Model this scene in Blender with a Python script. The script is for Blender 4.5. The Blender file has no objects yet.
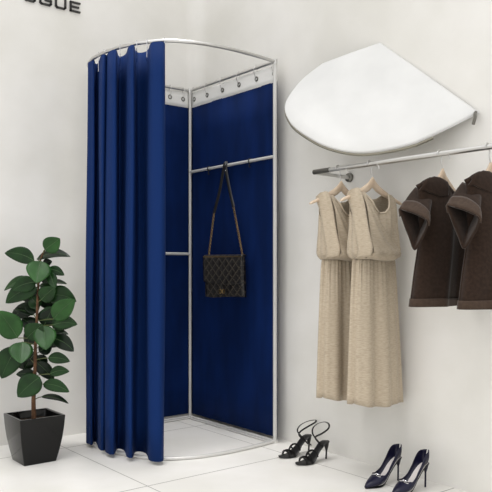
import bpy, bmesh, math, random
from mathutils import Vector, Matrix
PI = math.pi
random.seed(7)
scn = bpy.context.scene
COL = scn.collection

# ------------------------------------------------------------------ place frame
# x runs along the left wall (away from the room corner), y along the right wall, z up.
CAM = Vector((2.4573, 3.6487, 0.917))
FWD = Vector((-0.6215, -0.7836, 0.0)).normalized()
RGT = Vector((-0.7836, 0.6215, 0.0)).normalized()
FPX, PCX, HOR = 717.0, 246.0, 268.0
def ray(px, py):
    return FWD + RGT * ((px - PCX) / FPX) + Vector((0, 0, 1)) * ((HOR - py) / FPX)
def at(px, py, Y):
    return CAM + ray(px, py) * Y
def on_x(px, py, x0):
    d = ray(px, py); return CAM + d * ((x0 - CAM.x) / d.x)
def on_y(px, py, y0):
    d = ray(px, py); return CAM + d * ((y0 - CAM.y) / d.y)
def depth(p):
    return (p - CAM).dot(FWD)

WALL_R, WALL_L = -0.08, -0.035

# ------------------------------------------------------------------ materials
def lin(c):
    return tuple(((x / 12.92) if x <= .04045 else ((x + .055) / 1.055) ** 2.4) for x in c)
def rgb(r, g, b):
    return lin((r / 255, g / 255, b / 255)) + (1,)
def new_mat(name, col, rough=.5, metal=0., spec=.5, sheen=0., coat=0.):
    m = bpy.data.materials.new(name); m.use_nodes = True
    b = m.node_tree.nodes['Principled BSDF']
    b.inputs['Base Color'].default_value = col
    b.inputs['Roughness'].default_value = rough
    b.inputs['Metallic'].default_value = metal
    b.inputs['Specular IOR Level'].default_value = spec
    b.inputs['Sheen Weight'].default_value = sheen
    b.inputs['Coat Weight'].default_value = coat
    return m
def nd(m, t, **kw):
    n = m.node_tree.nodes.new(t)
    for k, v in kw.items():
        setattr(n, k, v)
    return n
def lk(m, a, b):
    m.node_tree.links.new(a, b)
def bsdf(m):
    return m.node_tree.nodes['Principled BSDF']
def add_noise_color(m, c1, c2, scale, detail=4, stretch=(1, 1, 1), lo=.35, hi=.65):
    tc = nd(m, 'ShaderNodeTexCoord'); mp = nd(m, 'ShaderNodeMapping'); mp.inputs['Scale'].default_value = stretch
    nz = nd(m, 'ShaderNodeTexNoise'); nz.inputs['Scale'].default_value = scale; nz.inputs['Detail'].default_value = detail
    rp = nd(m, 'ShaderNodeValToRGB')
    rp.color_ramp.elements[0].position = lo; rp.color_ramp.elements[0].color = c1
    rp.color_ramp.elements[1].position = hi; rp.color_ramp.elements[1].color = c2
    lk(m, tc.outputs['Object'], mp.inputs['Vector']); lk(m, mp.outputs['Vector'], nz.inputs['Vector'])
    lk(m, nz.outputs['Fac'], rp.inputs['Fac']); lk(m, rp.outputs['Color'], bsdf(m).inputs['Base Color'])
    return nz, mp, rp
def add_bump(m, src, strength, dist=.002):
    bp = nd(m, 'ShaderNodeBump'); bp.inputs['Strength'].default_value = strength; bp.inputs['Distance'].default_value = dist
    lk(m, src, bp.inputs['Height']); lk(m, bp.outputs['Normal'], bsdf(m).inputs['Normal'])
def math_node(m, op, a, b=None):
    n = nd(m, 'ShaderNodeMath', operation=op)
    for i, v in enumerate((a, b)):
        if v is None: continue
        if isinstance(v, (int, float)): n.inputs[i].default_value = v
        else: lk(m, v, n.inputs[i])
    return n.outputs[0]

M = {}
# plaster: mottled off-white
m = M['plaster'] = new_mat('plaster', rgb(228, 226, 221), .85, spec=.2)
nz, mp, rp = add_noise_color(m, rgb(221, 219, 213), rgb(233, 231, 227), 2.2, 8)
n2 = nd(m, 'ShaderNodeTexNoise'); n2.inputs['Scale'].default_value = 28; n2.inputs['Detail'].default_value = 6
lk(m, mp.outputs['Vector'], n2.inputs['Vector']); add_bump(m, n2.outputs['Fac'], .12, .004)
# stone tiles with thin joints
m = M['tile'] = new_mat('pale_tile', rgb(236, 234, 229), .38, spec=.35)
nz, mp, rp = add_noise_color(m, rgb(226, 224, 219), rgb(235, 233, 230), 3.0, 9)
sep = nd(m, 'ShaderNodeSeparateXYZ'); tc = [n for n in m.node_tree.nodes if n.type == 'TEX_COORD'][0]
lk(m, tc.outputs['Object'], sep.inputs[0])
def joint(axis, off, step, w):
    a = math_node(m, 'ADD', sep.outputs[axis], 20 * step - off + step / 2)
    a = math_node(m, 'MODULO', a, step)
    a = math_node(m, 'SUBTRACT', a, step / 2)
    a = math_node(m, 'ABSOLUTE', a)
    return math_node(m, 'LESS_THAN', a, w)
j = math_node(m, 'MAXIMUM', joint(0, .908, .80, .0022), joint(1, .212, .817, .0030))
mx = nd(m, 'ShaderNodeMix', data_type='RGBA')
lk(m, j, mx.inputs['Factor']); lk(m, rp.outputs['Color'], mx.inputs['A']); mx.inputs['B'].default_value = rgb(150, 147, 142)
lk(m, mx.outputs['Result'], bsdf(m).inputs['Base Color'])
# fabrics
def weave(m, sc, strength):
    tc = nd(m, 'ShaderNodeTexCoord')
    nz = nd(m, 'ShaderNodeTexNoise'); nz.inputs['Scale'].default_value = sc; nz.inputs['Detail'].default_value = 3
    lk(m, tc.outputs['Object'], nz.inputs['Vector']); add_bump(m, nz.outputs['Fac'], strength, .001)
m = M['navy'] = new_mat('navy_fabric', rgb(8, 39, 90), .8, spec=.15); weave(m, 350, .2)
m = M['navy_panel'] = new_mat('navy_panel_fabric', rgb(19, 49, 117), .85, spec=.1)
add_noise_color(m, rgb(4, 26, 68), rgb(8, 34, 84), 9, 3, (1, 1, .3))
m = M['band'] = new_mat('white_header_fabric', rgb(236, 235, 232), .7, spec=.2)
m = M['chrome'] = new_mat('brushed_steel', rgb(205, 204, 202), .3, 1.)
m = M['steel_dark'] = new_mat('dark_steel', rgb(120, 118, 112), .35, 1.)
m = M['white_metal'] = new_mat('pale_satin_metal', rgb(208, 207, 204), .35, .2)
m = M['linen'] = new_mat('beige_linen', rgb(190, 176, 156), .9, spec=.1, sheen=.1)
nz, mp, rp = add_noise_color(m, rgb(167, 153, 134), rgb(189, 176, 156), 60, 5, (1, 1, 5.), .3, .7)
add_bump(m, nz.outputs['Fac'], .25, .003)
m = M['linen_seam'] = new_mat('beige_binding', rgb(198, 185, 166), .9, spec=.1)
m = M['wool'] = new_mat('brown_wool', rgb(68, 55, 46), .95, spec=.05, sheen=.12)
nz, mp, rp = add_noise_color(m, rgb(42, 32, 26), rgb(51, 39, 32), 90, 4); add_bump(m, nz.outputs['Fac'], .3, .002)
m = M['wool_cuff'] = new_mat('brown_wool_facing', rgb(88, 73, 62), .95, spec=.05, sheen=.15)
nz, mp, rp = add_noise_color(m, rgb(61, 49, 41), rgb(70, 57, 48), 90, 4)
m = M['wood'] = new_mat('pale_wood', rgb(205, 184, 160), .45)
add_noise_color(m, rgb(192, 170, 146), rgb(214, 195, 172), 22, 4, (1, 6, 1))
m = M['black_metal'] = new_mat('black_metal', rgb(18, 18, 18), .5)
m = M['pot'] = new_mat('gloss_black_ceramic', rgb(12, 12, 12), .1, spec=.28)
m = M['soil'] = new_mat('dark_soil', rgb(38, 30, 24), .95, spec=.1)
nz, mp, rp = add_noise_color(m, rgb(24, 19, 15), rgb(60, 48, 38), 60, 6); add_bump(m, nz.outputs['Fac'], 1., .01)
m = M['bark'] = new_mat('brown_bark', rgb(88, 62, 44), .85, spec=.2)
nz, mp, rp = add_noise_color(m, rgb(66, 46, 33), rgb(112, 82, 60), 60, 6, (1, 1, .5)); add_bump(m, nz.outputs['Fac'], .6, .004)
m = M['twig'] = new_mat('green_twig', rgb(84, 92, 52), .6)
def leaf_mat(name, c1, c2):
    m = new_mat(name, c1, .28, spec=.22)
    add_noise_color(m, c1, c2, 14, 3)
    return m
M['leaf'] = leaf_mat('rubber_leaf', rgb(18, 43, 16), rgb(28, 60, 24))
M['leaf_light'] = leaf_mat('rubber_leaf_paler', rgb(32, 66, 28), rgb(46, 86, 40))  # paler green leaves
M['leaf_dark'] = leaf_mat('rubber_leaf_darker', rgb(10, 25, 11), rgb(16, 34, 16))  # darker green, for leaves set slightly further back
m = M['midrib'] = new_mat('leaf_midrib', rgb(56, 86, 44), .45)
m = M['black_leather'] = new_mat('black_leather', rgb(20, 19, 19), .38, spec=.45)
m = M['navy_satin'] = new_mat('navy_satin', rgb(14, 14, 42), .36, spec=.35)
m = M['lining'] = new_mat('pale_lining', rgb(214, 208, 206), .6)
m = M['sole'] = new_mat('dark_sole', rgb(20, 19, 22), .5)
m = M['silver'] = new_mat('crystal_silver', rgb(210, 210, 214), .15, 1.)
m = M['gold'] = new_mat('antique_gold', rgb(128, 108, 74), .35, 1.)
m = M['sign'] = new_mat('sign_charcoal', rgb(40, 38, 36), .5)
m = M['cloth_white'] = new_mat('white_cloth', rgb(244, 244, 243), .75, spec=.15)
nz, mp, rp = add_noise_color(m, rgb(219, 219, 218), rgb(227, 227, 226), 5, 5)
m = M['bronze'] = new_mat('olive_grey_rim', rgb(150, 146, 132), .4, .7)
# quilted diamond pattern on the bag
m = M['quilt'] = new_mat('quilted_black', rgb(20, 19, 19), .4)
tc = nd(m, 'ShaderNodeTexCoord'); sep = nd(m, 'ShaderNodeSeparateXYZ'); lk(m, tc.outputs['UV'], sep.inputs[0])
def diag(sign):
    a = math_node(m, 'MULTIPLY', sep.outputs[0], 6.0); b = math_node(m, 'MULTIPLY', sep.outputs[1], 4.2 * sign)
    s = math_node(m, 'ADD', a, b); s = math_node(m, 'ADD', s, 40.0); s = math_node(m, 'FRACT', s)
    s = math_node(m, 'SUBTRACT', s, .5); return math_node(m, 'ABSOLUTE', s)
d = math_node(m, 'MINIMUM', diag(1), diag(-1))
fac = math_node(m, 'LESS_THAN', d, .085)
nz = nd(m, 'ShaderNodeTexNoise'); nz.inputs['Scale'].default_value = 55; lk(m, tc.outputs['UV'], nz.inputs['Vector'])
fac2 = math_node(m, 'MULTIPLY', fac, math_node(m, 'GREATER_THAN', nz.outputs['Fac'], .47))
sp = math_node(m, 'GREATER_THAN', nz.outputs['Fac'], .66)
fac3 = math_node(m, 'MAXIMUM', fac2, sp)
mx = nd(m, 'ShaderNodeMix', data_type='RGBA'); lk(m, fac3, mx.inputs['Factor'])
mx.inputs['A'].default_value = rgb(12, 11, 12); mx.inputs['B'].default_value = rgb(72, 65, 56)
lk(m, mx.outputs['Result'], bsdf(m).inputs['Base Color'])
add_bump(m, d, .5, .01)

# ------------------------------------------------------------------ object helpers
def tag(o, label=None, cat=None, group=None, kind=None):
    if label: o['label'] = label
    if cat: o['category'] = cat
    if group: o['group'] = group
    if kind: o['kind'] = kind
    return o
def thing(name, loc, label, cat, group=None):
    o = bpy.data.objects.new(name, None); COL.objects.link(o)
    o.location = loc; o.empty_display_size = .05
    return tag(o, label, cat, group)
def origin_of(o):
    p = Vector((0, 0, 0))
    while o is not None:
        p += o.location; o = o.parent
    return p
class G:
    """collects world-space geometry, built as one mesh object"""
    def __init__(s): s.v = []; s.f = []; s.uv = None
    def add(s, vs, fs):
        n = len(s.v); s.v += [Vector(p) for p in vs]; s.f += [tuple(i + n for i in f) for f in fs]; return s
    def grid(s, fn, nu, nv, cu=False, cv=False):
        vs = [fn(i / (nu if cu else nu - 1), k / (nv if cv else nv - 1)) for k in range(nv) for i in range(nu)]
        fs = []
        for k in range(nv if cv else nv - 1):
            for i in range(nu if cu else nu - 1):
                a, b = i, (i + 1) % nu; c, d = k * nu, ((k + 1) % nv) * nu
                fs.append((c + a, c + b, d + b, d + a))
        return s.add(vs, fs)
    def box(s, c, sx, sy, sz, ax=None):
        c = Vector(c); ax = ax or (Vector((1, 0, 0)), Vector((0, 1, 0)), Vector((0, 0, 1)))
        vs = [c + ax[0] * (x * sx / 2) + ax[1] * (y * sy / 2) + ax[2] * (z * sz / 2) for x in (-1, 1) for y in (-1, 1) for z in (-1, 1)]
        return s.add(vs, [(0, 1, 3, 2), (4, 6, 7, 5), (0, 4, 5, 1), (2, 3, 7, 6), (0, 2, 6, 4), (1, 5, 7, 3)])
    def tube(s, path, r, n=8, closed=False, flat=None, up=None, caps=True):
        P = [Vector(p) for p in path]; N = len(P)
        rad = r if isinstance(r, (list, tuple)) else [r] * N
        prev = None; vs = []
        for i in range(N):
            if closed: t = P[(i + 1) % N] - P[i - 1]
            else: t = P[min(i + 1, N - 1)] - P[max(i - 1, 0)]
            t = t.normalized() if t.length > 1e-9 else Vector((0, 0, 1))
            if up is not None: a = Vector(up)
            elif prev is None: a = Vector((0, 0, 1)) if abs(t.z) < .9 else Vector((1, 0, 0))
            else: a = prev
            a = a - t * a.dot(t)
            if a.length < 1e-6: a = t.orthogonal()
            a.normalize(); b = t.cross(a); prev = a
            ra = rad[i]; rb = ra * (flat if flat else 1)
            for k in range(n):
                w = 2 * PI * k / n
                vs.append(P[i] + a * (math.cos(w) * rb) + b * (math.sin(w) * ra))
        fs = []
        for i in range(N if closed else N - 1):
            j = (i + 1) % N
            for k in range(n):
                fs.append((i * n + k, i * n + (k + 1) % n, j * n + (k + 1) % n, j * n + k))
        if not closed and caps:
            fs.append(tuple(range(n - 1, -1, -1))); fs.append(tuple((N - 1) * n + k for k in range(n)))
        return s.add(vs, fs)
    def ball(s, c, r, n=10, sc=(1, 1, 1)):
        c = Vector(c); vs = []; fs = []
        for i in range(1, n):
            for k in range(2 * n):
                th = PI * i / n; ph = PI * k / n
                vs.append(c + Vector((r * sc[0] * math.sin(th) * math.cos(ph), r * sc[1] * math.sin(th) * math.sin(ph), r * sc[2] * math.cos(th))))
        m_ = 2 * n
        for i in range(n - 2):
            for k in range(m_):
                fs.append((i * m_ + k, (i + 1) * m_ + k, (i + 1) * m_ + (k + 1) % m_, i * m_ + (k + 1) % m_))
        vs.append(c + Vector((0, 0, r * sc[2]))); vs.append(c - Vector((0, 0, r * sc[2])))
        t, b = len(vs) - 2, len(vs) - 1
        for k in range(m_):
            fs.append((t, k, (k + 1) % m_)); fs.append((b, (n - 2) * m_ + (k + 1) % m_, (n - 2) * m_ + k))
        return s.add(vs, fs)
    def build(s, name, mat, parent=None, smooth=True, solid=0, offset=0., bevel=0, sub=0, loc=None, angle=40):
        o3 = origin_of(parent) if parent is not None else Vector(loc or (0, 0, 0))
        me = bpy.data.meshes.new(name)
        me.from_pydata([tuple(p - o3) for p in s.v], [], s.f); me.validate()
        bm = bmesh.new(); bm.from_mesh(me); bmesh.ops.remove_doubles(bm, verts=bm.verts, dist=1e-5)
        bmesh.ops.recalc_face_normals(bm, faces=bm.faces); bm.to_mesh(me); bm.free()
        me.materials.append(M[mat])
        if smooth:
            for p in me.polygons: p.use_smooth = True
            try: me.set_sharp_from_angle(angle=math.radians(angle))
            except Exception: pass
        o = bpy.data.objects.new(name, me); COL.objects.link(o)
        if parent is not None: o.parent = parent
        else: o.location = o3
        if solid:
            k = o.modifiers.new('solid', 'SOLIDIFY'); k.thickness = solid; k.offset = offset
        if bevel:
            k = o.modifiers.new('bevel', 'BEVEL'); k.width = bevel; k.segments = 2; k.limit_method = 'ANGLE'
        if sub:
            k = o.modifiers.new('sub', 'SUBSURF'); k.levels = sub; k.render_levels = sub
        return o
def spline(ctrl, n=8, closed=False):
    P = [Vector(p) for p in ctrl]; out = []; N = len(P)
    for i in range(N if closed else N - 1):
        if closed: a, b, c, d = P[i - 1], P[i], P[(i + 1) % N], P[(i + 2) % N]
        else: a, b, c, d = P[max(i - 1, 0)], P[i], P[i + 1], P[min(i + 2, N - 1)]
        for k in range(n):
            t = k / n
            out.append(.5 * ((2 * b) + (c - a) * t + (2 * a - 5 * b + 4 * c - d) * t * t + (3 * b - a - 3 * c + d) * t ** 3))
    if not closed: out.append(P[-1].copy())
    return out
def copy_tree(o, parent=None):
    c = o.copy(); COL.objects.link(c); c.parent = parent
    for ch in list(o.children): copy_tree(ch, c)
    return c
def sstep(a, b, x):
    t = max(0., min(1., (x - a) / (b - a))); return t * t * (3 - 2 * t)
def lerp(a, b, t): return a + (b - a) * t
def interp(tab, x):
    if x <= tab[0][0]: return tab[0][1]
    for (a, va), (b, vb) in zip(tab, tab[1:]):
        if x <= b:
            return lerp(va, vb, (x - a) / (b - a))
    return tab[-1][1]

# ------------------------------------------------------------------ the room
FX, FY = 4.6, 5.2
g = G(); g.add([(WALL_R - .15, WALL_L - .15, 0), (FX, WALL_L - .15, 0), (FX, FY, 0), (WALL_R - .15, FY, 0),
                (WALL_R - .15, WALL_L - .15, -.1), (FX, WALL_L - .15, -.1), (FX, FY, -.1), (WALL_R - .15, FY, -.1)],
               [(0, 1, 2, 3), (7, 6, 5, 4), (0, 4, 5, 1), (1, 5, 6, 2), (2, 6, 7, 3), (3, 7, 4, 0)])
tag(g.build('floor', 'tile', smooth=False), kind='structure')
HW = 3.2; R = .10
# left wall with the softly rounded plaster corner
prof = [(FX, WALL_L)] + [(WALL_R + R - R * math.sin(a), WALL_L + R - R * math.cos(a)) for a in [PI / 2 * k / 14 for k in range(15)]]
back = [(WALL_R - .12, WALL_L + R), (WALL_R - .12, WALL_L - .12), (FX, WALL_L - .12)]
ring = prof + back; n = len(ring)
g = G(); g.add([(x, y, 0) for x, y in ring] + [(x, y, HW) for x, y in ring],
               [(i, (i + 1) % n, n + (i + 1) % n, n + i) for i in range(n)] + [tuple(range(n - 1, -1, -1)), tuple(range(n, 2 * n))])
tag(g.build('wall_left', 'plaster', angle=30), kind='structure')
g = G(); g.box((WALL_R - .06, (WALL_L + R + FY) / 2, HW / 2), .12, FY - WALL_L - R, HW)
tag(g.build('wall_right', 'plaster', smooth=False), kind='structure')

# ------------------------------------------------------------------ fitting booth frame
TOP = 2.0
plan = [(0, 0), (.25, 0), (.5, 0), (.62, .02), (.715, .09), (.763, .2), (.778, .33), (.765, .46), (.722, .61), (.645, .725),
        (.55, .783), (.45, .812), (.32, .824), (.15, .815), (0, .795)]
def loop_pts(z, n=8):
    c = spline([(x, y, z) for x, y in plan[2:]], n)
    return [Vector((0, 0, z)), Vector((.12, 0, z)), Vector((.25, 0, z)), Vector((.38, 0, z))] + c + [Vector((0, .6, z)), Vector((0, .4, z)), Vector((0, .2, z))]
booth = thing('fitting_booth', (.36, .4, 0), 'silver tube frame of the corner fitting booth, standing on the pale tiles', 'fitting room')
RT = .009
G().tube(loop_pts(TOP), RT, 10, closed=True, up=(0, 0, 1)).build('top_rail', 'chrome', booth)
g = G(); g.tube(loop_pts(.0085), .0085, 10, closed=True, up=(0, 0, 1))
base = g.build('base_frame', 'white_metal', booth)
inner = [Vector((lerp(p.x, .36, .055), lerp(p.y, .40, .055), .006)) for p in loop_pts(.006)]
G().tube(inner, .009, 8, closed=True, up=(0, 0, 1), flat=.6).build('base_lip', 'white_metal', base)
for (x, y) in ((0, 0), (0, .795), (.62, .02)):
    p = G().tube([(x, y, .0), (x, y, .02), (x, y, TOP)], .0105 if y > .5 else .009, 12).build('post', 'white_metal', booth)
    G().tube([(x, y, TOP - .014), (x, y, TOP + .012)], .0135, 12).build('post_cap', 'chrome', p)
    G().tube([(x, y, 0), (x, y, .016)], .017, 12).build('post_foot', 'white_metal', p)
cb = G().tube([(0, .0, 1.503), (0, .795, 1.503)], .0085, 12).build('crossbar', 'white_metal', booth)
for y in (.20, .585):
    g = G(); g.tube([Vector((0.0 + .0115 * math.cos(a), y, 1.503 + .0115 * math.sin(a))) for a in [2 * PI * k / 14 for k in range(14)]], .0035, 6, closed=True)
    g.tube(spline([(.0, y, 1.492), (.006, y, 1.480), (.004, y, 1.470), (-.003, y, 1.472)], 4), .0028, 6)
    g.build('bar_hook', 'black_metal', cb)
cb2 = G().tube([(0, 0, 1.003), (.62, .02, 1.003)], .0085, 12).build('crossbar', 'white_metal', booth)
G().ball((.62, .02, 1.003), .014, 8).build('end_cap', 'chrome', cb2)

# blue side panels hanging on hooks behind the posts
def panel(axis, length, hooks, label):
    loc = (0, length / 2, 0) if axis == 1 else (length / 2, 0, 0)
    t = thing('fabric_panel', (-.02 if axis else loc[0], loc[1] if axis else -.02, .02), label, 'fabric panel', 'blue fabric walls of the booth')
    off = -.0145
    def P(s, z, o=off): return Vector((o, s, z)) if axis == 1 else Vector((s, o, z))
    def surf(u, v, z0, z1, amp):
        s = u * length; z = lerp(z0, z1, v)
        w = amp * (math.sin(s * 13 + 1) + .6 * math.sin(s * 29 + 2.3 + z * .8))
        return P(s, z, off + w * .5)
    G().grid(lambda u, v: surf(u, v, .026, 1.90, .0012), 40, 12).build('panel_cloth', 'navy_panel', t, solid=.003)
    b = G().grid(lambda u, v: surf(u, v, 1.897, 1.986, .0025), 40, 4).build('header_band', 'band', t, solid=.004)
    for s in hooks:
        ze = 1.945
        c = P(s, ze, off + .004); ax = P(1, 0, 0)
        ring = [P(s + .011 * math.cos(a), ze + .011 * math.sin(a), off + .0045) for a in [2 * PI * k / 14 for k in range(14)]]
        G().tube(ring, .0032, 6, closed=True).build('eyelet', 'steel_dark', b)
        hk = spline([P(s, ze - .004, off + .002), P(s, ze - .008, off + .010), P(s, ze + .01, off + .0135), P(s + .004, 1.985, .0125), P(s + .004, 2.0125, .003),
                     P(s + .004, 2.008, -.011), P(s + .003, 1.985, -.0125)], 5)
        G().tube(hk, .0017, 6).build('panel_hook', 'chrome', t)
    return t
panel(1, .795, (.03, .165, .318, .474, .629, .775), 'blue fabric panel on the booth side where the black handbag hangs')
panel(0, .62, (.044, .138, .24, .34, .44, .54), 'narrow strip of blue fabric panel between the hanging curtain and the booth corner post')

# ------------------------------------------------------------------ navy curtain on the curved rail
arc = [p for p in loop_pts(0, 16) if True][4:-3]
def rail_at(px):
    best = None
    for a, b in zip(arc, arc[1:]):
        def X(p): return PCX + FPX * (p - CAM).dot(RGT) / depth(p)
        xa, xb = X(a), X(b)
        if (xa - px) * (xb - px) <= 0 and xa != xb:
            t = (px - xa) / (xb - xa); p = a.lerp(b, t); d = depth(p)
            if best is None or d < best[0]: best = (d, p)
    return best[0] if best else 3.75
ctl = [(99, .10), (92, .07), (88.3, .02), (88.2, -.02), (91, -.035), (94, -.01), (95.5, .06), (98, .10), (100, .06), (100.8, .0), (103, -.03), (105.3, -.01),
       (106, .02), (107, -.01), (109, -.035), (113, -.045), (116.5, -.025), (117.8, .03), (119, .085), (122, .105), (125, .09), (126.7, .05), (127.6, .0), (130, -.035),
       (133, -.035), (134.8, -.005), (136, .06), (138.5, .10), (142.5, .11), (146.5, .095), (148.6, .05), (149.4, .0), (151.5, -.035), (157, -.045), (162, -.04), (164.8, -.012),
       (165, .03), (163, .065)]
path = []
for px, dy in ctl:
    p = at(px, HOR, rail_at(px) + dy); path.append(Vector((p.x, p.y, 0)))
path = spline(path, 6)
rc = at(126, HOR, 3.55)
curtain = thing('navy_curtain', (rc.x, rc.y, .03), 'navy blue pleated curtain gathered at the left on the curved booth rail', 'curtain')
NZ = 14
def cloth(u, v):
    i = min(int(round(u * (len(path) - 1))), len(path) - 1); p = path[i]
    z = lerp(.0185, 1.984, v)
    q = Vector((lerp(p.x, rc.x, .0), p.y, z))
    q += FWD * (.004 * math.sin(z * 5 + i * .05)) + RGT * (.003 * math.sin(z * 3.1 + i * .11))
    q -= FWD * (.050 * (1 - v))
    return q
G().grid(cloth, len(path), NZ).build('curtain_cloth', 'navy', curtain, solid=.004, angle=80)
for px, dy in ((98.5, .05), (104.0, .03), (120, .07), (136.8, .06), (147, .07), (164.6, .02)):
    Y = rail_at(px); r0 = at(px, HOR, Y); c0 = at(px, HOR, Y + dy)
    a = Vector((r0.x, r0.y, 0)); c = Vector((c0.x, c0.y, 0)); dirv = (c - a).normalized() if (c - a).length > .001 else FWD
    hk = spline([a - dirv * .012 + Vector((0, 0, 1.985)), a - dirv * .008 + Vector((0, 0, 2.010)), a + dirv * .006 + Vector((0, 0, 2.0115)), a + dirv * .013 + Vector((0, 0, 1.985)),
                 a + dirv * .015 + Vector((0, 0, 1.955)), a.lerp(c, .6) + Vector((0, 0, 1.925)), c + Vector((0, 0, 1.930)), c + dirv * .004 + Vector((0, 0, 1.947))], 5)
    G().tube(hk, .0021, 6).build('curtain_hook', 'silver', curtain)

# ------------------------------------------------------------------ chain bag on the crossbar
BX = Vector((-.30, .954, 0)).normalized(); BN = Vector((.954, .30, 0)).normalized(); UP = Vector((0, 0, 1))
bc = on_x(225, 276, .078); bc = Vector((.075, bc.y, .758))
bag = thing('chain_handbag', bc, 'black quilted handbag hanging by a chain strap from the booth crossbar', 'handbag')
BW, BH, BD = .272, .222, .046
def B(x, n_, z): return bc + BX * x + BN * n_ + UP * z
def bag_shell(u, v):
    th = 2 * PI * u
    zz = v
    c, s_ = math.cos(th), math.sin(th)
    e = .45
    x = math.copysign(abs(c) ** e, c); n_ = math.copysign(abs(s_) ** e, s_)
    tp = 1 - .06 * zz; bulge = .55 + .45 * math.sin(PI * min(max(zz * .9 + .1, 0), 1))
    return B(x * BW / 2 * tp, n_ * BD / 2 * bulge, zz * BH + (.006 * math.sin(x * 3)))
g = G(); g.grid(bag_shell, 40, 12, cu=True)
g.add([bag_shell(k / 40, 0) for k in range(40)], [tuple(range(40))]); g.add([bag_shell(k / 40, 1) for k in range(40)], [tuple(range(40))])
bo = g.build('bag_body', 'quilt', bag)
def planar_uv(o, fx, fz):
    uvl = o.data.uv_layers.new(name='UVMap')
    for lp in o.data.loops:
        p = o.data.vertices[lp.vertex_index].co
        uvl.data[lp.index].uv = (p.dot(BX) / fx + .5, p.z / fz)
planar_uv(bo, BW, BH)
def flap(u, v):
    x = (u - .5) * BW * .975 * (1 - .0 * v)
    if v < .25:
        t = v / .25; n_ = lerp(-BD * .25, BD * .5 + .004, t); z = BH + .006 * math.sin(t * PI) + .003
    else:
        t = (v - .25) / .75; n_ = BD * .5 + .006 - .004 * t + .002 * math.sin(PI * t)
        z = BH + .003 - t * (BH * .72 - .018 * abs(2 * u - 1) ** 3)
    return B(x, n_, z)
fo = G().grid(flap, 24, 18).build('bag_flap', 'quilt', bag, solid=.004)
planar_uv(fo, BW, BH)
g = G(); g.tube(spline([flap(k / 8, .27) for k in range(9)], 3), .003, 6); g.build('flap_trim', 'gold', fo)
g = G()
for sx in (-1, 1):
    rr = [B(.004 * sx + sx * .012 * (1 + math.cos(a)) * .6, BD * .5 + .011, .03 + .012 * math.sin(a)) for a in [2 * PI * k / 14 for k in range(14)]]
    g.tube(rr, .0026, 6, closed=True)
g.build('clasp', 'gold', bag)
random.seed(3)
YS = on_x(226.3, 166, .0).y
def strap(xb, x_mid, leather_end, side):
    p0 = B(xb, 0, BH - .002)
    pm = on_x(x_mid[0], x_mid[1], .032 + .012 * side)
    g = G()
    N = 26
    pts = [p0.lerp(pm, k / N) for k in range(N + 1)]
    for i, (a, b) in enumerate(zip(pts, pts[1:])):
        d = (b - a); c = (a + b) / 2; dn = d.normalized()
        s1 = BX if i % 2 else BN
        g.tube([c + dn * (d.length * .72 * math.cos(w)) + s1 * (.0052 * math.sin(w)) for w in [2 * PI * k / 10 for k in range(10)]], .0019, 5, closed=True)
    ch = g.build('chain', 'gold', bag)
    G().tube(spline([p0 - UP * .012, p0 + UP * .001], 2), .006, 8).build('strap_ring', 'gold', ch)
    return pm
pl = strap(-BW * .5 * .86, (214, 213), 0, -1)
pr = strap(BW * .5 * .86, (233.5, 207), 0, 1)
pts = spline([pl, pl.lerp(Vector((.013, YS - .012, 1.44)), .6), Vector((.0125, YS - .007, 1.49)), Vector((.009, YS, 1.5135)), Vector((-.0, YS + .006, 1.5165)), Vector((.0125, YS + .015, 1.509)),
              Vector((.018, YS + .021, 1.47)), pr.lerp(Vector((.015, YS + .018, 1.44)), .4), pr], 6)
sh = G().tube(pts, .010, 8, flat=.28, up=BN).build('shoulder_strap', 'black_leather', bag)
for k, w in ((.62, 0), (.68, 1), (.76, 2)):
    p = pts[int(k * (len(pts) - 1))]
    G().ball(p + BN * .004, .0032, 6).build('stud', 'silver', sh)

# ------------------------------------------------------------------ wall lettering (cropped by the frame)
sign = thing('wall_lettering', (.87, WALL_L, 2.31), 'dark raised letters OGUE high on the left wall above the plant', 'sign')
LS = .0085
def letter(name, x_left, x_right, strokes, zb, zt):
    g = G()
    for pl_ in strokes:
        pts = [(lerp(x_left, x_right, a), WALL_L + .007, lerp(zb, zt, b)) for a, b in pl_]
        for a, b in zip(pts, pts[1:]):
            a = Vector(a); b = Vector(b); d = (b - a); c = (a + b) / 2
            dn = d.normalized(); sd = dn.cross(Vector((0, 1, 0)))
            g.box(c, d.length + LS, .012, LS, (dn, Vector((0, 1, 0)), sd))
    return g.build('letter', 'sign', sign, smooth=False)
q = .13
def rr(closed=True):
    return [(0, q), (q, 0), (1 - q, 0), (1, q), (1, 1 - q), (1 - q, 1), (q, 1), (0, 1 - q)] + ([(0, q)] if closed else [])
zt = 2.377; zb = 2.329
letter('letter', 1.025, .972, [rr()], zb, zt)
letter('letter', .941, .882, [[(1, .78), (1 - q, 1), (q, 1), (0, 1 - q), (0, q), (q, 0), (1 - q, 0), (1, q), (1, .48), (.5, .48)]], zb, zt)
letter('letter', .853, .799, [[(0, 1), (0, q), (q, 0), (1 - q, 0), (1, q), (1, 1)]], zb, zt)
letter('letter', .768, .716, [[(1, 1), (0, 1), (0, 0), (1, 0)], [(0, .5), (.85, .5)]], zb, zt)

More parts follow.
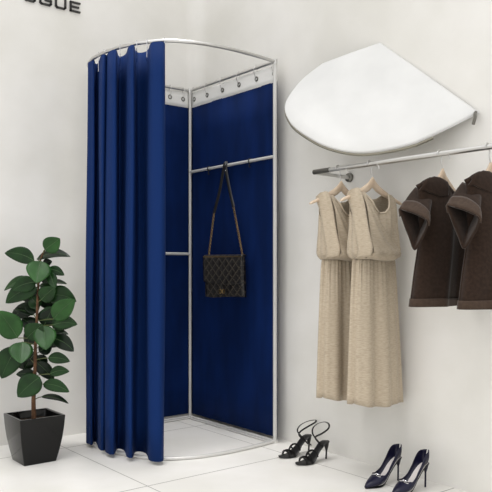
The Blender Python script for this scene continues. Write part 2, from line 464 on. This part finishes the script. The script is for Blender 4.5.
# ------------------------------------------------------------------ white ceiling cloth panel leaning out from the right wall
A_ = on_x(381, 43, WALL_R + .004); B_ = on_x(479.5, 112.5, WALL_R + .012); L_ = on_x(284.5, 108, .20)
nrm = (B_ - A_).cross(L_ - A_).normalized()
if nrm.x < 0: nrm = -nrm
def on_plane(px, py):
    d = ray(px, py); return CAM + d * ((A_ - CAM).dot(nrm) / d.dot(nrm))
cont = [(381, 43), (352, 53), (322.6, 64), (302.7, 79.8), (289, 97), (285, 108), (287.5, 118), (296, 129), (318, 143), (338, 150), (358, 152.8), (378, 151.5), (400, 147.5),
        (416, 143), (432, 136), (447, 129), (463, 121), (479.5, 112.5)]
first = cont[:3]; mid = spline([(x, y, 0) for x, y in cont[2:14]], 5); last = cont[14:]
outl = [on_plane(x, y) for x, y in first[:2]] + [on_plane(p.x, p.y) for p in mid] + [on_plane(x, y) for x, y in last]
n = len(outl); cen = sum(outl, Vector()) / n
cp = thing('ceiling_cloth_panel', cen, 'white teardrop shaped cloth panel with grey rim, high on the right wall above the clothes rail', 'panel')
g = G(); rings = []
for sc, h in ((1.0, .0), (.995, .006), (.97, .010), (.6, .0115), (.3, .012)):
    rings.append([cen + (p - cen) * sc + nrm * h for p in outl])
vs = [p for r in rings for p in r] + [cen + nrm * .012]; fs = []
for k in range(len(rings) - 1):
    for i in range(n): fs.append((k * n + i, k * n + (i + 1) % n, (k + 1) * n + (i + 1) % n, (k + 1) * n + i))
for i in range(n): fs.append(((len(rings) - 1) * n + i, (len(rings) - 1) * n + (i + 1) % n, len(vs) - 1))
g.add(vs, fs); g.add([p - nrm * .004 for p in outl], [tuple(range(n))]); g.add(outl + [p - nrm * .004 for p in outl], [(i, (i + 1) % n, n + (i + 1) % n, n + i) for i in range(n)])
g.build('panel_cloth', 'cloth_white', cp, angle=50)
# the curved steel rim under the cloth, along the rounded side
rim = [p - nrm * .012 + (cen - p).normalized() * -.001 for p in outl[3:-3]]
G().tube(rim, .0075, 8, up=nrm).build('rim', 'bronze', cp)
rim2 = [p - nrm * .026 + (cen - p).normalized() * .006 for p in outl[4:-4]]
pk = on_plane(477, 113.5) + Vector((.008, 0, 0))
g = G(); g.tube(spline([pk + Vector((.0, 0, .004)), pk + Vector((.012, .004, -.004)), pk + Vector((.012, .004, -.02)), pk + Vector((.010, -.006, -.046))], 5), .0065, 8)
g.build('clip', 'steel_dark', cp)

# ------------------------------------------------------------------ clothes rail on the right wall
RX, RZ = .14, 1.362
rail = thing('clothes_rail', (WALL_R, 1.256, RZ), 'silver clothes rail on wall brackets with the dresses and brown tops hung along it', 'clothes rail')
rz = lambda y: RZ - .004 * (y - 1.25)
G().tube([(RX, 1.245, rz(1.245)), (RX, 2.75, rz(2.75))], .0105, 14).build('rail_tube', 'chrome', rail)
G().tube([(RX, 1.236, RZ), (RX, 1.34, RZ)], .0118, 14).build('end_sleeve', 'steel_dark', rail)
for y in (1.256, 2.70):
    b = G().tube([(RX, y, rz(y) - .006), (.03, y, rz(y) - .008), (WALL_R + .012, y, rz(y) - .010)], [.0095, .0085, .010], 12).build('bracket', 'white_metal', rail)
    G().tube([(WALL_R + .0, y, rz(y) - .010), (WALL_R + .012, y, rz(y) - .010), (WALL_R + .016, y, rz(y) - .010)], [.022, .022, .015], 18).build('wall_flange', 'steel_dark', b)
for y in (1.42, 1.60, 1.955):
    G().tube(spline([(RX + .010, y + .028, rz(y) - .006), (RX + .002, y + .028, rz(y) - .016), (RX - .001, y + .028, rz(y) - .026)], 4), .003, 6).build('stop_pin', 'chrome', rail)

# ------------------------------------------------------------------ hangers
def make_hanger(y0, label, half=.176, fwd=.014):
    z0 = rz(y0)
    t = thing('coat_hanger', (RX, y0, z0 - .06), label, 'coat hanger', 'wooden hangers on the rail')
    hk = [(RX + .013 * math.cos(a), y0, z0 + .0015 + .013 * math.sin(a)) for a in [PI * (-.15) + PI * 1.0 * k / 10 for k in range(11)]]
    hk = [Vector(p) for p in hk] + [Vector((RX - .014, y0, z0 - .014)), Vector((RX - .012, y0, z0 - .030)), Vector((RX - .018, y0, z0 - .050)), Vector((RX - .020, y0, z0 - .066))]
    G().tube(spline(hk, 3), .0022, 8).build('hanger_hook', 'chrome', t)
    def body(u, v):
        s = (u - .5) * 2; a = abs(s); x = RX - .020 + s * half
        zt_ = z0 - .056 - .100 * (a ** .78) + .006 * math.exp(-(s * 9) ** 2)
        hgt = lerp(.048, .014, min(1, a * 1.15) ** .8)
        th = 2 * PI * v; c, s2 = math.cos(th), math.sin(th)
        yb = (fwd if s < 0 else -.018) * a * a
        r = 1.0 if a < .97 else .55
        return Vector((x, y0 + yb + .0085 * c * r, zt_ - hgt / 2 + hgt / 2 * s2 * r))
    g = G(); g.grid(body, 41, 12, cv=True)
    for u in (0., 1.): g.add([body(u, k / 12) for k in range(12)], [tuple(range(12))])
    g.build('hanger_body', 'wood', t)
    return t
make_hanger(1.39, 'pale wooden hanger carrying the leftmost beige linen dress')
make_hanger(1.575, 'pale wooden hanger carrying the beige dress nearest the brown tops')
make_hanger(1.935, 'pale wooden hanger carrying the brown top beside the dresses', .128, -.012)
make_hanger(2.145, 'pale wooden hanger carrying the brown top at the right edge of the photo', .128, -.012)

# ------------------------------------------------------------------ linen dresses
def make_dress(y0, label):
    cx = RX - .029
    t = thing('linen_dress', (cx, y0, .33), label, 'dress', 'linen dresses on the rail')
    ZW = .955; ZA = 1.135
    def top_front(s):
        a = abs(s)
        return interp([(0, 1.150), (.16, 1.154), (.32, 1.172), (.46, 1.212), (.55, 1.240), (.70, 1.235), (.84, 1.214), (.90, 1.175), (1.0, ZA)], a)
    def top_back(s):
        return interp([(0, 1.212), (.3, 1.218), (.5, 1.238), (.62, 1.240), (.75, 1.232), (.84, 1.221), (.90, 1.19), (1.0, ZA)], abs(s))
    def wid(z):
        return interp([(.95, .118), (.975, .136), (1.02, .138), (1.08, .135), (1.13, .136), (1.18, .138), (1.24, .143)], z)
    def dep(z):
        return interp([(.95, .050), (.97, .070), (1.0, .072), (1.08, .060), (1.14, .050), (1.20, .032), (1.245, .010)], z)
    def shell(front):
        sg = 1 if front else -1
        def fn(u, v):
            s = (u - .5) * 2; tp_ = top_front(s) if front else top_back(s)
            z = lerp(ZW, tp_, v)
            a = abs(s)
            d = dep(z) * (max(0, 1 - a ** 3.0) ** .5)
            if z > ZA: d = max(d, min(.022, (z - ZA) * .6) * (1 if z < 1.2 else max(.2, 1 - (z - 1.2) / .04)))
            rip = .004 * math.sin(s * 9 + z * 14) + .003 * math.sin(s * 23 + z * 30)
            if front: d += rip * (1 - a) + .006 * math.sin((s * 1.1 + (z - 1.0) * 5) * 6) * (1 - a) * sstep(ZW, 1.0, z)
            d += .010 * math.sin(PI * min(1, max(0, (z - .95) / .06))) * (1 - a * a)
            return Vector((cx + s * wid(z), y0 + sg * d, z))
        return fn
    fo = shell(True)
    bod = G().grid(fo, 49, 26).build('bodice', 'linen', t, solid=.003, angle=80)
    G().grid(shell(False), 49, 20).build('bodice_back', 'linen', t, solid=.003, angle=80)
    nk = [fo(.5 + s * .5, 1.0) + Vector((0, .003, .001)) for s in [-.54 + 1.08 * k / 24 for k in range(25)]]
    G().tube(nk, .0042, 6).build('neck_binding', 'linen_seam', bod)
    # loose drape falling from the image-left shoulder to the waist
    def drape(u, v):
        z = lerp(1.246, .958, v ** .92)
        xl = interp([(0, .146), (.3, .138), (.7, .140), (1, .136)], v); xr = interp([(0, .100), (.25, .106), (.6, .104), (.9, .098), (1, .102)], v)
        x = lerp(xl, xr, u)
        d = interp([(0, .004), (.06, .020), (.2, .036), (.5, .054), (.85, .080), (.96, .077), (1, .055)], v)
        d += .014 * math.sin(PI * u) - .045 * max(0, .3 - u) / .3 * (1 if v > .05 else v / .05)
        d += .004 * math.sin(u * 11 + v * 3)
        return Vector((cx + x, y0 + d, z + .006 * math.sin(PI * u)))
    G().grid(drape, 16, 26).build('shoulder_drape', 'linen', bod, solid=.004, angle=80)
    # crossing fold from the neck down to the other side of the waist
    def cross(u, v):
        # u: from the drape (0) to the diagonal edge (1); v: top to waist
        z = lerp(1.236, .958, v)
        xl = .104
        xe = interp([(0, .088), (.2, .072), (.45, .036), (.7, -.018), (.88, -.080), (1, -.118)], v)
        x = lerp(xl, xe, u); s = x / wid(z)
        d = dep(z) * (max(0, 1 - abs(s) ** 3) ** .5) + .014 + .012 * math.sin(PI * min(1, u * .6 + .4)) * sstep(0, .3, v)
        d += .010 * math.sin(PI * min(1, max(0, (z - .95) / .06))) + .005 * math.sin(u * 12 - v * 6) * v
        d -= .012 * sstep(.9, 1, u)
        if z < .975: d -= .022 * (1 - (z - .958) / .017)
        return Vector((cx + x, y0 + d, z - .012 * math.sin(u * PI) * v))
    G().grid(cross, 26, 24).build('crossing_fold', 'linen', bod, solid=.003, angle=80)
    # gathered skirt
    random.seed(11)
    ph = [random.uniform(0, 6.28) for _ in range(5)]
    def skirt(u, v):
        th = 2 * PI * u; z = lerp(.972, .335, v)
        a = lerp(.113, .147, v ** .6); b = lerp(.048, .070, v ** .7)
        fold = math.sin(7 * th + ph[0]) * .5 + math.sin(11 * th + ph[1] + .6 * v) * .35 + math.sin(4 * th + ph[2]) * .35
        fine = math.sin(34 * th + ph[3]) * .6 + math.sin(47 * th + ph[4]) * .5
        r = 1 + fold * lerp(.06, .13, v) + fine * .035 * max(0, 1 - v * 2.4)
        x = a * math.cos(th) * r; y = b * math.sin(th) * (1 + (r - 1) * 2.2)
        z += .006 * math.sin(3 * th + 1) * v + .010 * v * math.cos(th)
        if z > .95: r0 = .97; x *= r0
        return Vector((cx + x - .006 * v, y0 + y, z))
    sk = G().grid(skirt, 150, 22, cu=True).build('skirt', 'linen', t, solid=.003, angle=80)
    return t
make_dress(1.39, 'beige linen sleeveless dress at the left end of the clothes rail')
make_dress(1.575, 'beige linen sleeveless dress hung second, between the other dress and the brown tops')

# ------------------------------------------------------------------ brown tops
FRONT_EDGE = [(411, 201), (420, 187.5), (426, 181), (431, 178.5), (436, 179.5), (443, 185), (450, 192.5), (458, 199), (466, 206)]
SLEEVE_RING = [(401, 210.5), (408, 211.5), (418, 215), (428, 221), (427, 230), (422, 240), (415, 250), (410.5, 239), (405, 225)]
def make_top(y0, label):
    t = thing('hanging_top', (RX, y0, .775), label, 'top', 'brown tops on the rail')
    ZB = .775; dy = y0 - 1.935
    edge = []
    for px, py in FRONT_EDGE:
        p = on_y(px, py, 1.935 + .035); edge.append((p.x - RX, p.z))
    # edge runs from the image-left shoulder to the right one, extended to the far shoulder
    edge = edge + [(-.165, 1.150)]
    edge.sort()
    edge = [e for e in edge if e[0] < .148] + [(.152, interp(edge, .152))]
    ex0, ex1 = edge[0][0], edge[-1][0]
    def wl(z): return interp([(.77, .192), (.90, .166), (1.0, .142), (1.09, .128), (1.2, ex1)], z)
    def wr(z): return interp([(.77, -.182), (.90, -.165), (1.0, -.152), (1.09, -.150), (1.2, ex0)], z)
    def dep(z): return interp([(.77, .060), (.95, .056), (1.10, .052), (1.18, .042), (1.24, .030), (1.27, .026)], z)
    def pos(s, zt_, v):
        z = lerp(ZB, zt_, v)
        return z
    def shell(sg):
        def fn(u, v):
            xt = lerp(ex0, ex1 if sg > 0 else ex1 - .006, u); zt_ = interp(edge, xt) - (.036 * math.sin(PI * u) if sg < 0 else 0)
            z = lerp(ZB, zt_, v)
            s = (u - .5) * 2; a = abs(s)
            k = sstep(.35, 1, v)
            xb = lerp(wr(min(z, 1.09)), wl(min(z, 1.09)), u); x = lerp(xb, xt, k)
            d = dep(z) * (max(0, 1 - a ** 3.2) ** .5)
            if sg > 0:
                c = .42 - .30 * v
                d += .016 * math.exp(-((s - c) / .13) ** 2) * (1 - v) ** .6 + .006 * math.sin(s * 6 + z * 5) * (1 - a)
                d -= .012 * math.exp(-((s + .12 + .2 * v) / .16) ** 2) * (1 - v)
            return Vector((RX + x, y0 + .015 + sg * d * (1 if sg > 0 else .5), z))
        return fn
    f = shell(1)
    body = G().grid(f, 45, 28).build('body', 'wool', t, solid=.006, angle=80)
    G().grid(shell(-1), 45, 22).build('body_back', 'wool', t, solid=.006, angle=80)
    def band(u, v):
        fn = f if u < .5 else shell(-1)
        uu = 2 * u if u < .5 else 2 * (1 - u)
        p = fn(uu, lerp(-.004, .062, v)); c = Vector((RX + .003, y0, p.z)); d = p - c
        return c + d * (1 + .0055 / max(d.length, .02))
    G().grid(band, 80, 4, cu=True).build('hem_band', 'wool_cuff', t, solid=.005, angle=80)
    # thick rolled collar along the neck edge, falling to the shoulder on the left
    roll = [f(k / 30, 1.0) + Vector((0, -.004, -.006)) for k in range(3, 31)]
    G().tube(roll, [lerp(.010, .0135, math.sin(PI * k / 27)) for k in range(28)], 10).build('collar', 'wool', t)
    # wide lapel fold dropping from the peak to the sleeve
    def lapel(u, v):
        uu = lerp(.62, .985, u); top = f(uu, 1.0)
        L = interp([(0, .045), (.35, .070), (.6, .060), (1, .022)], u) 
        p = top - UP * (L * v) + Vector((.012 * v * u, 0, 0))
        q = f(uu, max(0, 1 - L * v / max(.05, top.z - ZB)))
        return Vector((p.x, max(q.y, top.y - .01) + (.008 + .008 * math.sin(PI * v)) * (1 - .7 * v), p.z + .006 * (1 - v)))
    G().grid(lapel, 20, 14).build('lapel', 'wool', t, solid=.006, angle=80)
    for sg in (1, -1):
        ring = []
        for px, py in SLEEVE_RING:
            p = on_x(px, py, RX + .205); ring.append(Vector((sg * .205, p.y - 1.935, p.z)))
        n = len(ring); ring = spline(ring, 4, closed=True); n = len(ring)
        cen_ = sum(ring, Vector()) / n
        root = [Vector((sg * .095, (p.y - cen_.y) * .62, cen_.z + .100 + (p.z - cen_.z) * .85)) for p in ring]
        base_ = Vector((RX + .004, y0, 0))
        def slv(u, v, k=0.):
            i = int(round(u * n)) % n
            p = root[i].lerp(ring[i], v); c = Vector((sg * .15, 0, 0)) + Vector((0, cen_.y, cen_.z))
            o_ = Vector((0, p.y - c.y * v, p.z - c.z)); o_ = o_.normalized() if o_.length > 1e-6 else o_
            p = p + Vector((0, 0, .006 * math.sin(PI * v))) + o_ * k
            if sg < 0: p.x = max(p.x, -.20)
            return base_ + p
        so = G().grid(lambda u, v: slv(u, v), n, 10, cu=True).build('sleeve', 'wool', t, solid=.006, angle=80)
        def cuff(u, v):
            i = lerp(-1.5, 14, u); i = int(round(i)); w_ = .20 + .20 * math.sin(PI * u)
            return slv(i / n, lerp(1.02, 1.02 - w_, v), .0065 - .002 * v)
        G().grid(cuff, 16, 6).build('cuff', 'wool_cuff', so, solid=.006, angle=80)
    return t
make_top(1.935, 'dark brown wide collared short sleeved top hung next to the beige dresses')
make_top(2.145, 'dark brown wide collared top at the right edge of the photo')

# ------------------------------------------------------------------ rubber plant in black pot
PC = Vector((1.122, .338, 0))
plant = thing('rubber_plant', PC, 'leafy rubber plant in a glossy black square pot on the floor', 'potted plant')
PH = .218
def pot_half(v): return interp([(0, .078), (.25, .090), (.5, .0995), (.75, .106), (1, .110)], v)
def sq(u, h, z, rnd=.10):
    th = 2 * PI * u - PI / 4
    c, s_ = math.cos(th), math.sin(th); e = .16
    x = math.copysign(abs(c) ** e, c); y = math.copysign(abs(s_) ** e, s_)
    k = max(abs(x), abs(y)); return PC + Vector((x * h, y * h, z))
def square_ring(h, z, r=.006, n=5):
    pts = []
    for (sx, sy, a0) in ((1, 1, 0), (-1, 1, PI / 2), (-1, -1, PI), (1, -1, 1.5 * PI)):
        for k in range(n):
            a = a0 + PI / 2 * k / (n - 1)
            pts.append(PC + Vector((sx * (h - r) + r * math.cos(a), sy * (h - r) + r * math.sin(a), z)))
    return pts
rings = [square_ring(pot_half(k / 10), PH * k / 10) for k in range(11)] + [square_ring(.109, PH + .002), square_ring(.099, PH + .002), square_ring(.097, PH - .004), square_ring(.090, .155)]
n = len(rings[0]); g = G()
vs = [p for r in rings for p in r]; fs = [tuple(range(n - 1, -1, -1))]
for k in range(len(rings) - 1):
    for i in range(n): fs.append((k * n + i, k * n + (i + 1) % n, (k + 1) * n + (i + 1) % n, (k + 1) * n + i))
fs.append(tuple((len(rings) - 1) * n + i for i in range(n)))
g.add(vs, fs).build('pot', 'pot', plant, angle=30)
random.seed(5)
def soilf(u, v):
    return PC + Vector(((u - .5) * .184, (v - .5) * .184, .178 + random.uniform(0, .010)))
G().grid(soilf, 16, 16).build('soil', 'soil', plant, angle=180)
YT = depth(PC)
tk = [PC + Vector((0, 0, .175))] + [at(px, py, YT + d) for px, py, d in ((33.5, 400, 0), (35, 370, .004), (35.5, 345, 0), (37, 315, -.004), (38.3, 285, 0), (40, 262, .0), (44.5, 250, 0))]
tk = spline(tk, 5)
rad = [lerp(.0125, .0035, (k / (len(tk) - 1)) ** .7) for k in range(len(tk))]
G().tube(tk, rad, 10).build('trunk', 'bark', plant)
def trunk_at(y):
    best = min(tk, key=lambda p: abs((HOR - (p.z - CAM.z) * FPX / depth(p)) - y)); return best
# (base px, base py, tip px, tip py, apparent width px, tip depth offset, arch, shade)
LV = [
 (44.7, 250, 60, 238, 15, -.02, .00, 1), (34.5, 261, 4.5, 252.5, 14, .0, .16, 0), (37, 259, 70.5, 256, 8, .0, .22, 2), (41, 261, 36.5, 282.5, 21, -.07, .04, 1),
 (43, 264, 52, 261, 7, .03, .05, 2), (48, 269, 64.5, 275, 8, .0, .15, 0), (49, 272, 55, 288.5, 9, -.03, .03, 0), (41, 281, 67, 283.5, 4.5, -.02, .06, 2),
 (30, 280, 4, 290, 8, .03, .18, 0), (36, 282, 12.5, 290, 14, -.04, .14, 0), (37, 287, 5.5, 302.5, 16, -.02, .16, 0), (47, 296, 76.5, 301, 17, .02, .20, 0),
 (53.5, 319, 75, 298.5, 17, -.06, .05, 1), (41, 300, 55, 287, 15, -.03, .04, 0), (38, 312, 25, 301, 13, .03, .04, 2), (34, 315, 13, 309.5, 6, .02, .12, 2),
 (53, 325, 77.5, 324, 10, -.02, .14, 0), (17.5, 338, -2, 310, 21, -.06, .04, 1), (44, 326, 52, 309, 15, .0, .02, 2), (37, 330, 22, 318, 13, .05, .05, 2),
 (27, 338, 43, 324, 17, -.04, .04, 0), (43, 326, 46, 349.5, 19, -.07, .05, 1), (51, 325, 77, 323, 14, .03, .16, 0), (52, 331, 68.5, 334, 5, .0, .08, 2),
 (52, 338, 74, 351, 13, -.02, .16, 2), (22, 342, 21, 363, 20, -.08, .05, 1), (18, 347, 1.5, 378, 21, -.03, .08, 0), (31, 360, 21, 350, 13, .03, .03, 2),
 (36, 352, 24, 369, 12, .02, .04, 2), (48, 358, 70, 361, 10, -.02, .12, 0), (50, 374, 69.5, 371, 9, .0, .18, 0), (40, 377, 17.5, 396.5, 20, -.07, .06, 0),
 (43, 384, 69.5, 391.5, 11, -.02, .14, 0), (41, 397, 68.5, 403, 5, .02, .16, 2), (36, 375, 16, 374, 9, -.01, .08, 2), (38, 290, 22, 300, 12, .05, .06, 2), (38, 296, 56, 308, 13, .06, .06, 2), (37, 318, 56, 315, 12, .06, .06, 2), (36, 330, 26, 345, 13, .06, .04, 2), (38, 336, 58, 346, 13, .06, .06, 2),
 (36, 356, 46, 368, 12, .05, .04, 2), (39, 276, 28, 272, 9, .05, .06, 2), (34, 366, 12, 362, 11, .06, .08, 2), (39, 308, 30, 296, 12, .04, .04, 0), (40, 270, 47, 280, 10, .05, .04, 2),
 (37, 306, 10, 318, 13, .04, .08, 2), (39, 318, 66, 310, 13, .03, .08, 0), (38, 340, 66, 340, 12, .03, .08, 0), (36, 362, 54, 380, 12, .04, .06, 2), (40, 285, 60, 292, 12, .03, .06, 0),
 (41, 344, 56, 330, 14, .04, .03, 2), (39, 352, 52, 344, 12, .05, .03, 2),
]
def leaf(bx, by, tx, ty, w, dY, arch, shade, idx):
    side = -1 if (tx < bx) else 1
    yb = YT + (dY * .35) + (.012 if shade == 2 else -.006)
    b = at(bx, by, yb); tipp = at(tx, ty, yb + dY * .9)
    Ld = tipp - b; L = Ld.length; ax = Ld.normalized()
    px = yb / FPX
    wa = w * px * 1.2; wt = max(wa, .46 * L)
    toc = (CAM - b); toc = (toc - ax * toc.dot(ax)).normalized()
    upv = UP - ax * ax.dot(UP)
    upv = (upv - toc * upv.dot(toc))
    upv = upv.normalized() if upv.length > 1e-3 else ax.cross(toc)
    c = min(1., wa / wt); s_ = math.sqrt(1 - c * c)
    nr = (toc * c + upv * s_).normalized(); sd = ax.cross(nr).normalized()
    bend = upv if upv.z > 0 else -upv
    def prof(t): return max(0., math.sin(PI * t ** .82)) ** .72 * (1 - .12 * t) if t < 1 else 0
    def pt(u, v, lift=0.):
        t = v; s = (u - .5) * 2
        wv = .5 * wt * prof(min(1., t)) * 1.02
        p = b + Ld * t
        p = p + bend * (arch * L * 4 * t * (1 - t) * .55) - UP * (.02 * L * t * t)
        p = p + sd * (s * wv) + nr * (abs(s) * wv * .16 - .05 * wv * s * s + .012 * L * math.sin(t * 9 + idx) * abs(s) * .3 + lift)
        return p
    g = G(); g.grid(lambda u, v: pt(u, v), 9, 15)
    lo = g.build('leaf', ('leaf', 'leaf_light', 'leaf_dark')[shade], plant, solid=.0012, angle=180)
    mr = [pt(.5, k / 12 * .97, .0012) for k in range(13)]
    G().tube(mr, [lerp(.0016, .0005, k / 12) for k in range(13)], 5).build('midrib', 'midrib', lo)
    tr = trunk_at(by + 4)
    G().tube(spline([tr, tr.lerp(b, .6) + UP * .002, b], 4), .0022, 6).build('leaf_stalk', 'twig', lo)
for i, a in enumerate(LV): leaf(*a, i)

# ------------------------------------------------------------------ strappy sandals (toe towards +x)
def shoe_space(toe, yaw):
    c, s_ = math.cos(yaw), math.sin(yaw)
    e1 = Vector((-c, s_, 0)); e2 = Vector((s_, c, 0))
    return lambda x, y, z: toe + e1 * x + e2 * y + UP * z
def sole_z(t, hh, th): return th + hh * sstep(.30, .92, t) ** 1.05 + .004 * (1 - sstep(0, .2, t))
def sole_w(t): return interp([(0, .006), (.04, .020), (.12, .033), (.28, .040), (.42, .036), (.62, .022), (.8, .024), (.93, .024), (.98, .016), (1, .006)], t)
def make_sandal(toe, yaw, loop_px, label):
    S = shoe_space(toe, yaw); L = .205; HH = .080
    t = thing('strappy_sandal', S(L / 2, 0, 0), label, 'sandal', 'black strappy heeled sandals')
    def sole(u, v):
        th = 2 * PI * v; s = math.cos(th); k = math.sin(th); tt = u
        return S(L * tt, sole_w(tt) * s * (1 if abs(s) > 0 else 0), max(.0, sole_z(tt, HH, .004) + .0045 * k))
    g = G(); g.grid(sole, 30, 14, cv=True); so = g.build('sole', 'black_leather', t)
    hp = [S(L * .93, 0, HH + .002), S(L * .945, 0, HH * .75), S(L * .945, 0, HH * .4), S(L * .935, 0, 0)]
    G().tube(spline(hp, 5), [lerp(.017, .0045, min(1, k / 9)) for k in range(16)], 10).build('heel', 'black_leather', t)
    def band(t0, t1, h, r):
        pts = []
        for k in range(11):
            a = PI * k / 10; tt = lerp(t0, t1, k / 10)
            pts.append(S(L * tt, sole_w(tt) * 1.0 * math.cos(a), sole_z(tt, HH, .004) + h * math.sin(a)))
        G().tube(pts, r, 6, flat=.35, up=None).build('strap', 'black_leather', t)
    band(.16, .25, .026, .0052); band(.34, .26, .027, .0052); band(.30, .46, .034, .0052); band(.53, .44, .036, .0052)
    pts = [Vector(on_y(px, py, S(0, 0, 0).y + dy)) for px, py, dy in loop_px]
    G().tube(spline(pts, 6, closed=True), .0048, 6, closed=True, flat=.4).build('ankle_strap', 'black_leather', t)
    return t
make_sandal(Vector((.186, 1.045, 0)), .0, [(308, 444, .015), (302, 437, .02), (297.5, 431, .018), (300, 425.5, .01), (307, 421.5, .0), (315, 420, -.01), (315.5, 422, -.02), (309, 426, -.022), (301, 431, -.022), (299, 435, -.02), (304, 440, -.018), (311, 445, -.015)],
            'black strappy high heeled sandal nearest the booth, lying left of its mate')
make_sandal(Vector((.205, 1.187, 0)), .0, [(322, 445, .015), (317, 440, .02), (312.8, 434, .02), (313, 428, .012), (318, 423.5, .0), (325, 422, -.01), (329, 424.5, -.02), (328, 429, -.022), (322, 433.5, -.02), (315.5, 437, -.02), (318, 441.5, -.015), (324, 446, -.012)],
            'black strappy high heeled sandal on the right of its pair, in front of the wall')

# ------------------------------------------------------------------ navy pumps
def make_pump(toe, yaw, label):
    S = shoe_space(toe, yaw); L = .212; HH = .092
    t = thing('navy_pump', S(L / 2, 0, 0), label, 'high heel shoe', 'navy pointed high heeled shoes')
    def W(tt): return interp([(0, .003), (.06, .012), (.15, .022), (.28, .033), (.42, .0335), (.6, .026), (.8, .0265), (.92, .024), (.98, .014), (1, .004)], tt)
    def Z(tt): return .004 + HH * sstep(.32, .93, tt)
    def H(tt): return interp([(0, .010), (.12, .026), (.24, .038), (.34, .047), (.42, .038), (.55, .032), (.7, .037), (.85, .053), (1, .060)], tt)
    def op(tt): return sstep(.26, .36, tt) if tt < .36 else 1.   # how far the top is open
    def upper(u, v, ins=0.):
        tt = u; a = (v - .5) * 2
        w = max(.001, W(tt) - ins); h = H(tt)
        o_ = op(tt)
        # angle from the bottom (0) up to the topline
        closed_ang = PI; open_ang = PI * .62
        ang = a * lerp(closed_ang, open_ang, o_)
        y = w * math.sin(ang) * (1 if abs(ang) < PI / 2 else lerp(1, .95, o_))
        if abs(ang) > PI / 2 and o_ > .5: y = math.copysign(w * lerp(1, .86, (abs(ang) - PI / 2) / (PI * .12)), ang)
        z = Z(tt) + ins * .6 + (1 - math.cos(ang)) / (1 - math.cos(lerp(closed_ang, open_ang, o_))) * (h - ins * .2)
        lean = .004 * sstep(.85, 1, tt) * (abs(a)) 
        return S(L * tt + lean - .012 * sstep(.94, 1, tt) * (1 - abs(a)), y, z)
    up_ = G().grid(lambda u, v: upper(u, v), 44, 25).build('upper', 'navy_satin', t, solid=.0015, angle=80)
    G().grid(lambda u, v: S(L * lerp(.26, .975, u), (W(lerp(.26, .975, u)) - .003) * (v - .5) * 1.9, Z(lerp(.26, .975, u)) + .0045 + .004 * abs(2 * v - 1) ** 3), 36, 9).build('insole', 'lining', t, solid=.001, angle=80)
    G().grid(lambda u, v: S(L * lerp(.02, .97, u), W(lerp(.02, .97, u)) * (v - .5) * 1.5, Z(lerp(.02, .97, u)) - .0025), 30, 7).build('sole', 'sole', t, solid=.003)
    hp = [S(L * .93, 0, HH + .006), S(L * .955, 0, HH * .82), S(L * .955, 0, HH * .45), S(L * .95, 0, 0)]
    G().tube(spline(hp, 5), [lerp(.020, .0040, min(1, k / 7)) for k in range(16)], 10).build('heel', 'navy_satin', t)
    # jewelled bow on the vamp
    bx, bz = L * .31, Z(.31) + H(.31) + .003
    g = G()
    for sg in (-1, 1):
        g.tube([S(bx + .006 * math.sin(a), sg * (.012 + .012 * math.cos(a)), bz - .004 * (1 + math.cos(a)) * .8) for a in [2 * PI * k / 14 for k in range(14)]], .0022, 6, closed=True)
    g.ball(S(bx, 0, bz + .001), .0042, 6)
    g.build('bow', 'silver', up_)
    return t
make_pump(Vector((.222, 1.626, 0)), .03, 'navy satin pointed stiletto shoe on the left of its pair, nearest the sandals')
make_pump(Vector((.205, 1.757, 0)), .03, 'navy satin pointed stiletto shoe farthest right, on the tile by the wall')

# ------------------------------------------------------------------ light, camera, view
w = bpy.data.worlds.new('world'); scn.world = w; w.use_nodes = True
bg = w.node_tree.nodes['Background']
tcw = w.node_tree.nodes.new('ShaderNodeTexCoord'); sw = w.node_tree.nodes.new('ShaderNodeSeparateXYZ')
mr_ = w.node_tree.nodes.new('ShaderNodeMapRange'); mr_.inputs['From Min'].default_value = 0; mr_.inputs['From Max'].default_value = 1
mr_.inputs['To Min'].default_value = 1.05; mr_.inputs['To Max'].default_value = 1.40
w.node_tree.links.new(tcw.outputs['Generated'], sw.inputs[0]); w.node_tree.links.new(sw.outputs[2], mr_.inputs['Value'])
w.node_tree.links.new(mr_.outputs['Result'], bg.inputs[1]); bg.inputs[0].default_value = (1.0, .995, .985, 1)
def add_fill_spot(loc, to, power, ang=100, size=.3, col=(1, .985, .965)):  # overhead spot added as fill for floor and garments, no fixture behind it
    l = bpy.data.lights.new('added_fill_spot', 'SPOT'); l.spot_size = math.radians(ang); l.spot_blend = .9; l.shadow_soft_size = size; l.energy = power; l.color = col
    o = bpy.data.objects.new('added_fill_spot', l); COL.objects.link(o); o.location = loc
    d = (Vector(to) - Vector(loc)).normalized(); o.rotation_euler = d.to_track_quat('-Z', 'Y').to_euler()
    return o
for x, y, p in ((1.6, 1.0, 42), (2.5, 1.0, 34), (1.3, 2.0, 42), (2.4, 2.2, 34), (1.3, 3.0, 42)):
    add_fill_spot((x, y, 3.1), (x, y, 0), p, 96)
add_fill_spot((.42, .5, 3.1), (.36, .42, 0), 140, 40)  # extra unseen spot, added to brighten the booth floor
cam = bpy.data.cameras.new('camera'); co = bpy.data.objects.new('camera', cam); COL.objects.link(co)
co.location = CAM; co.rotation_euler = (PI / 2, 0, math.atan2(-FWD.x, FWD.y))
cam.sensor_width = 36; cam.lens = FPX / 492 * 36; cam.shift_y = (HOR - 246) / 492; cam.clip_start = .05
scn.camera = co
scn.view_settings.view_transform = 'Standard'; scn.view_settings.look = 'None'
scn.view_settings.exposure = 0.08; scn.view_settings.gamma = 1; scn.view_settings.use_curve_mapping = False
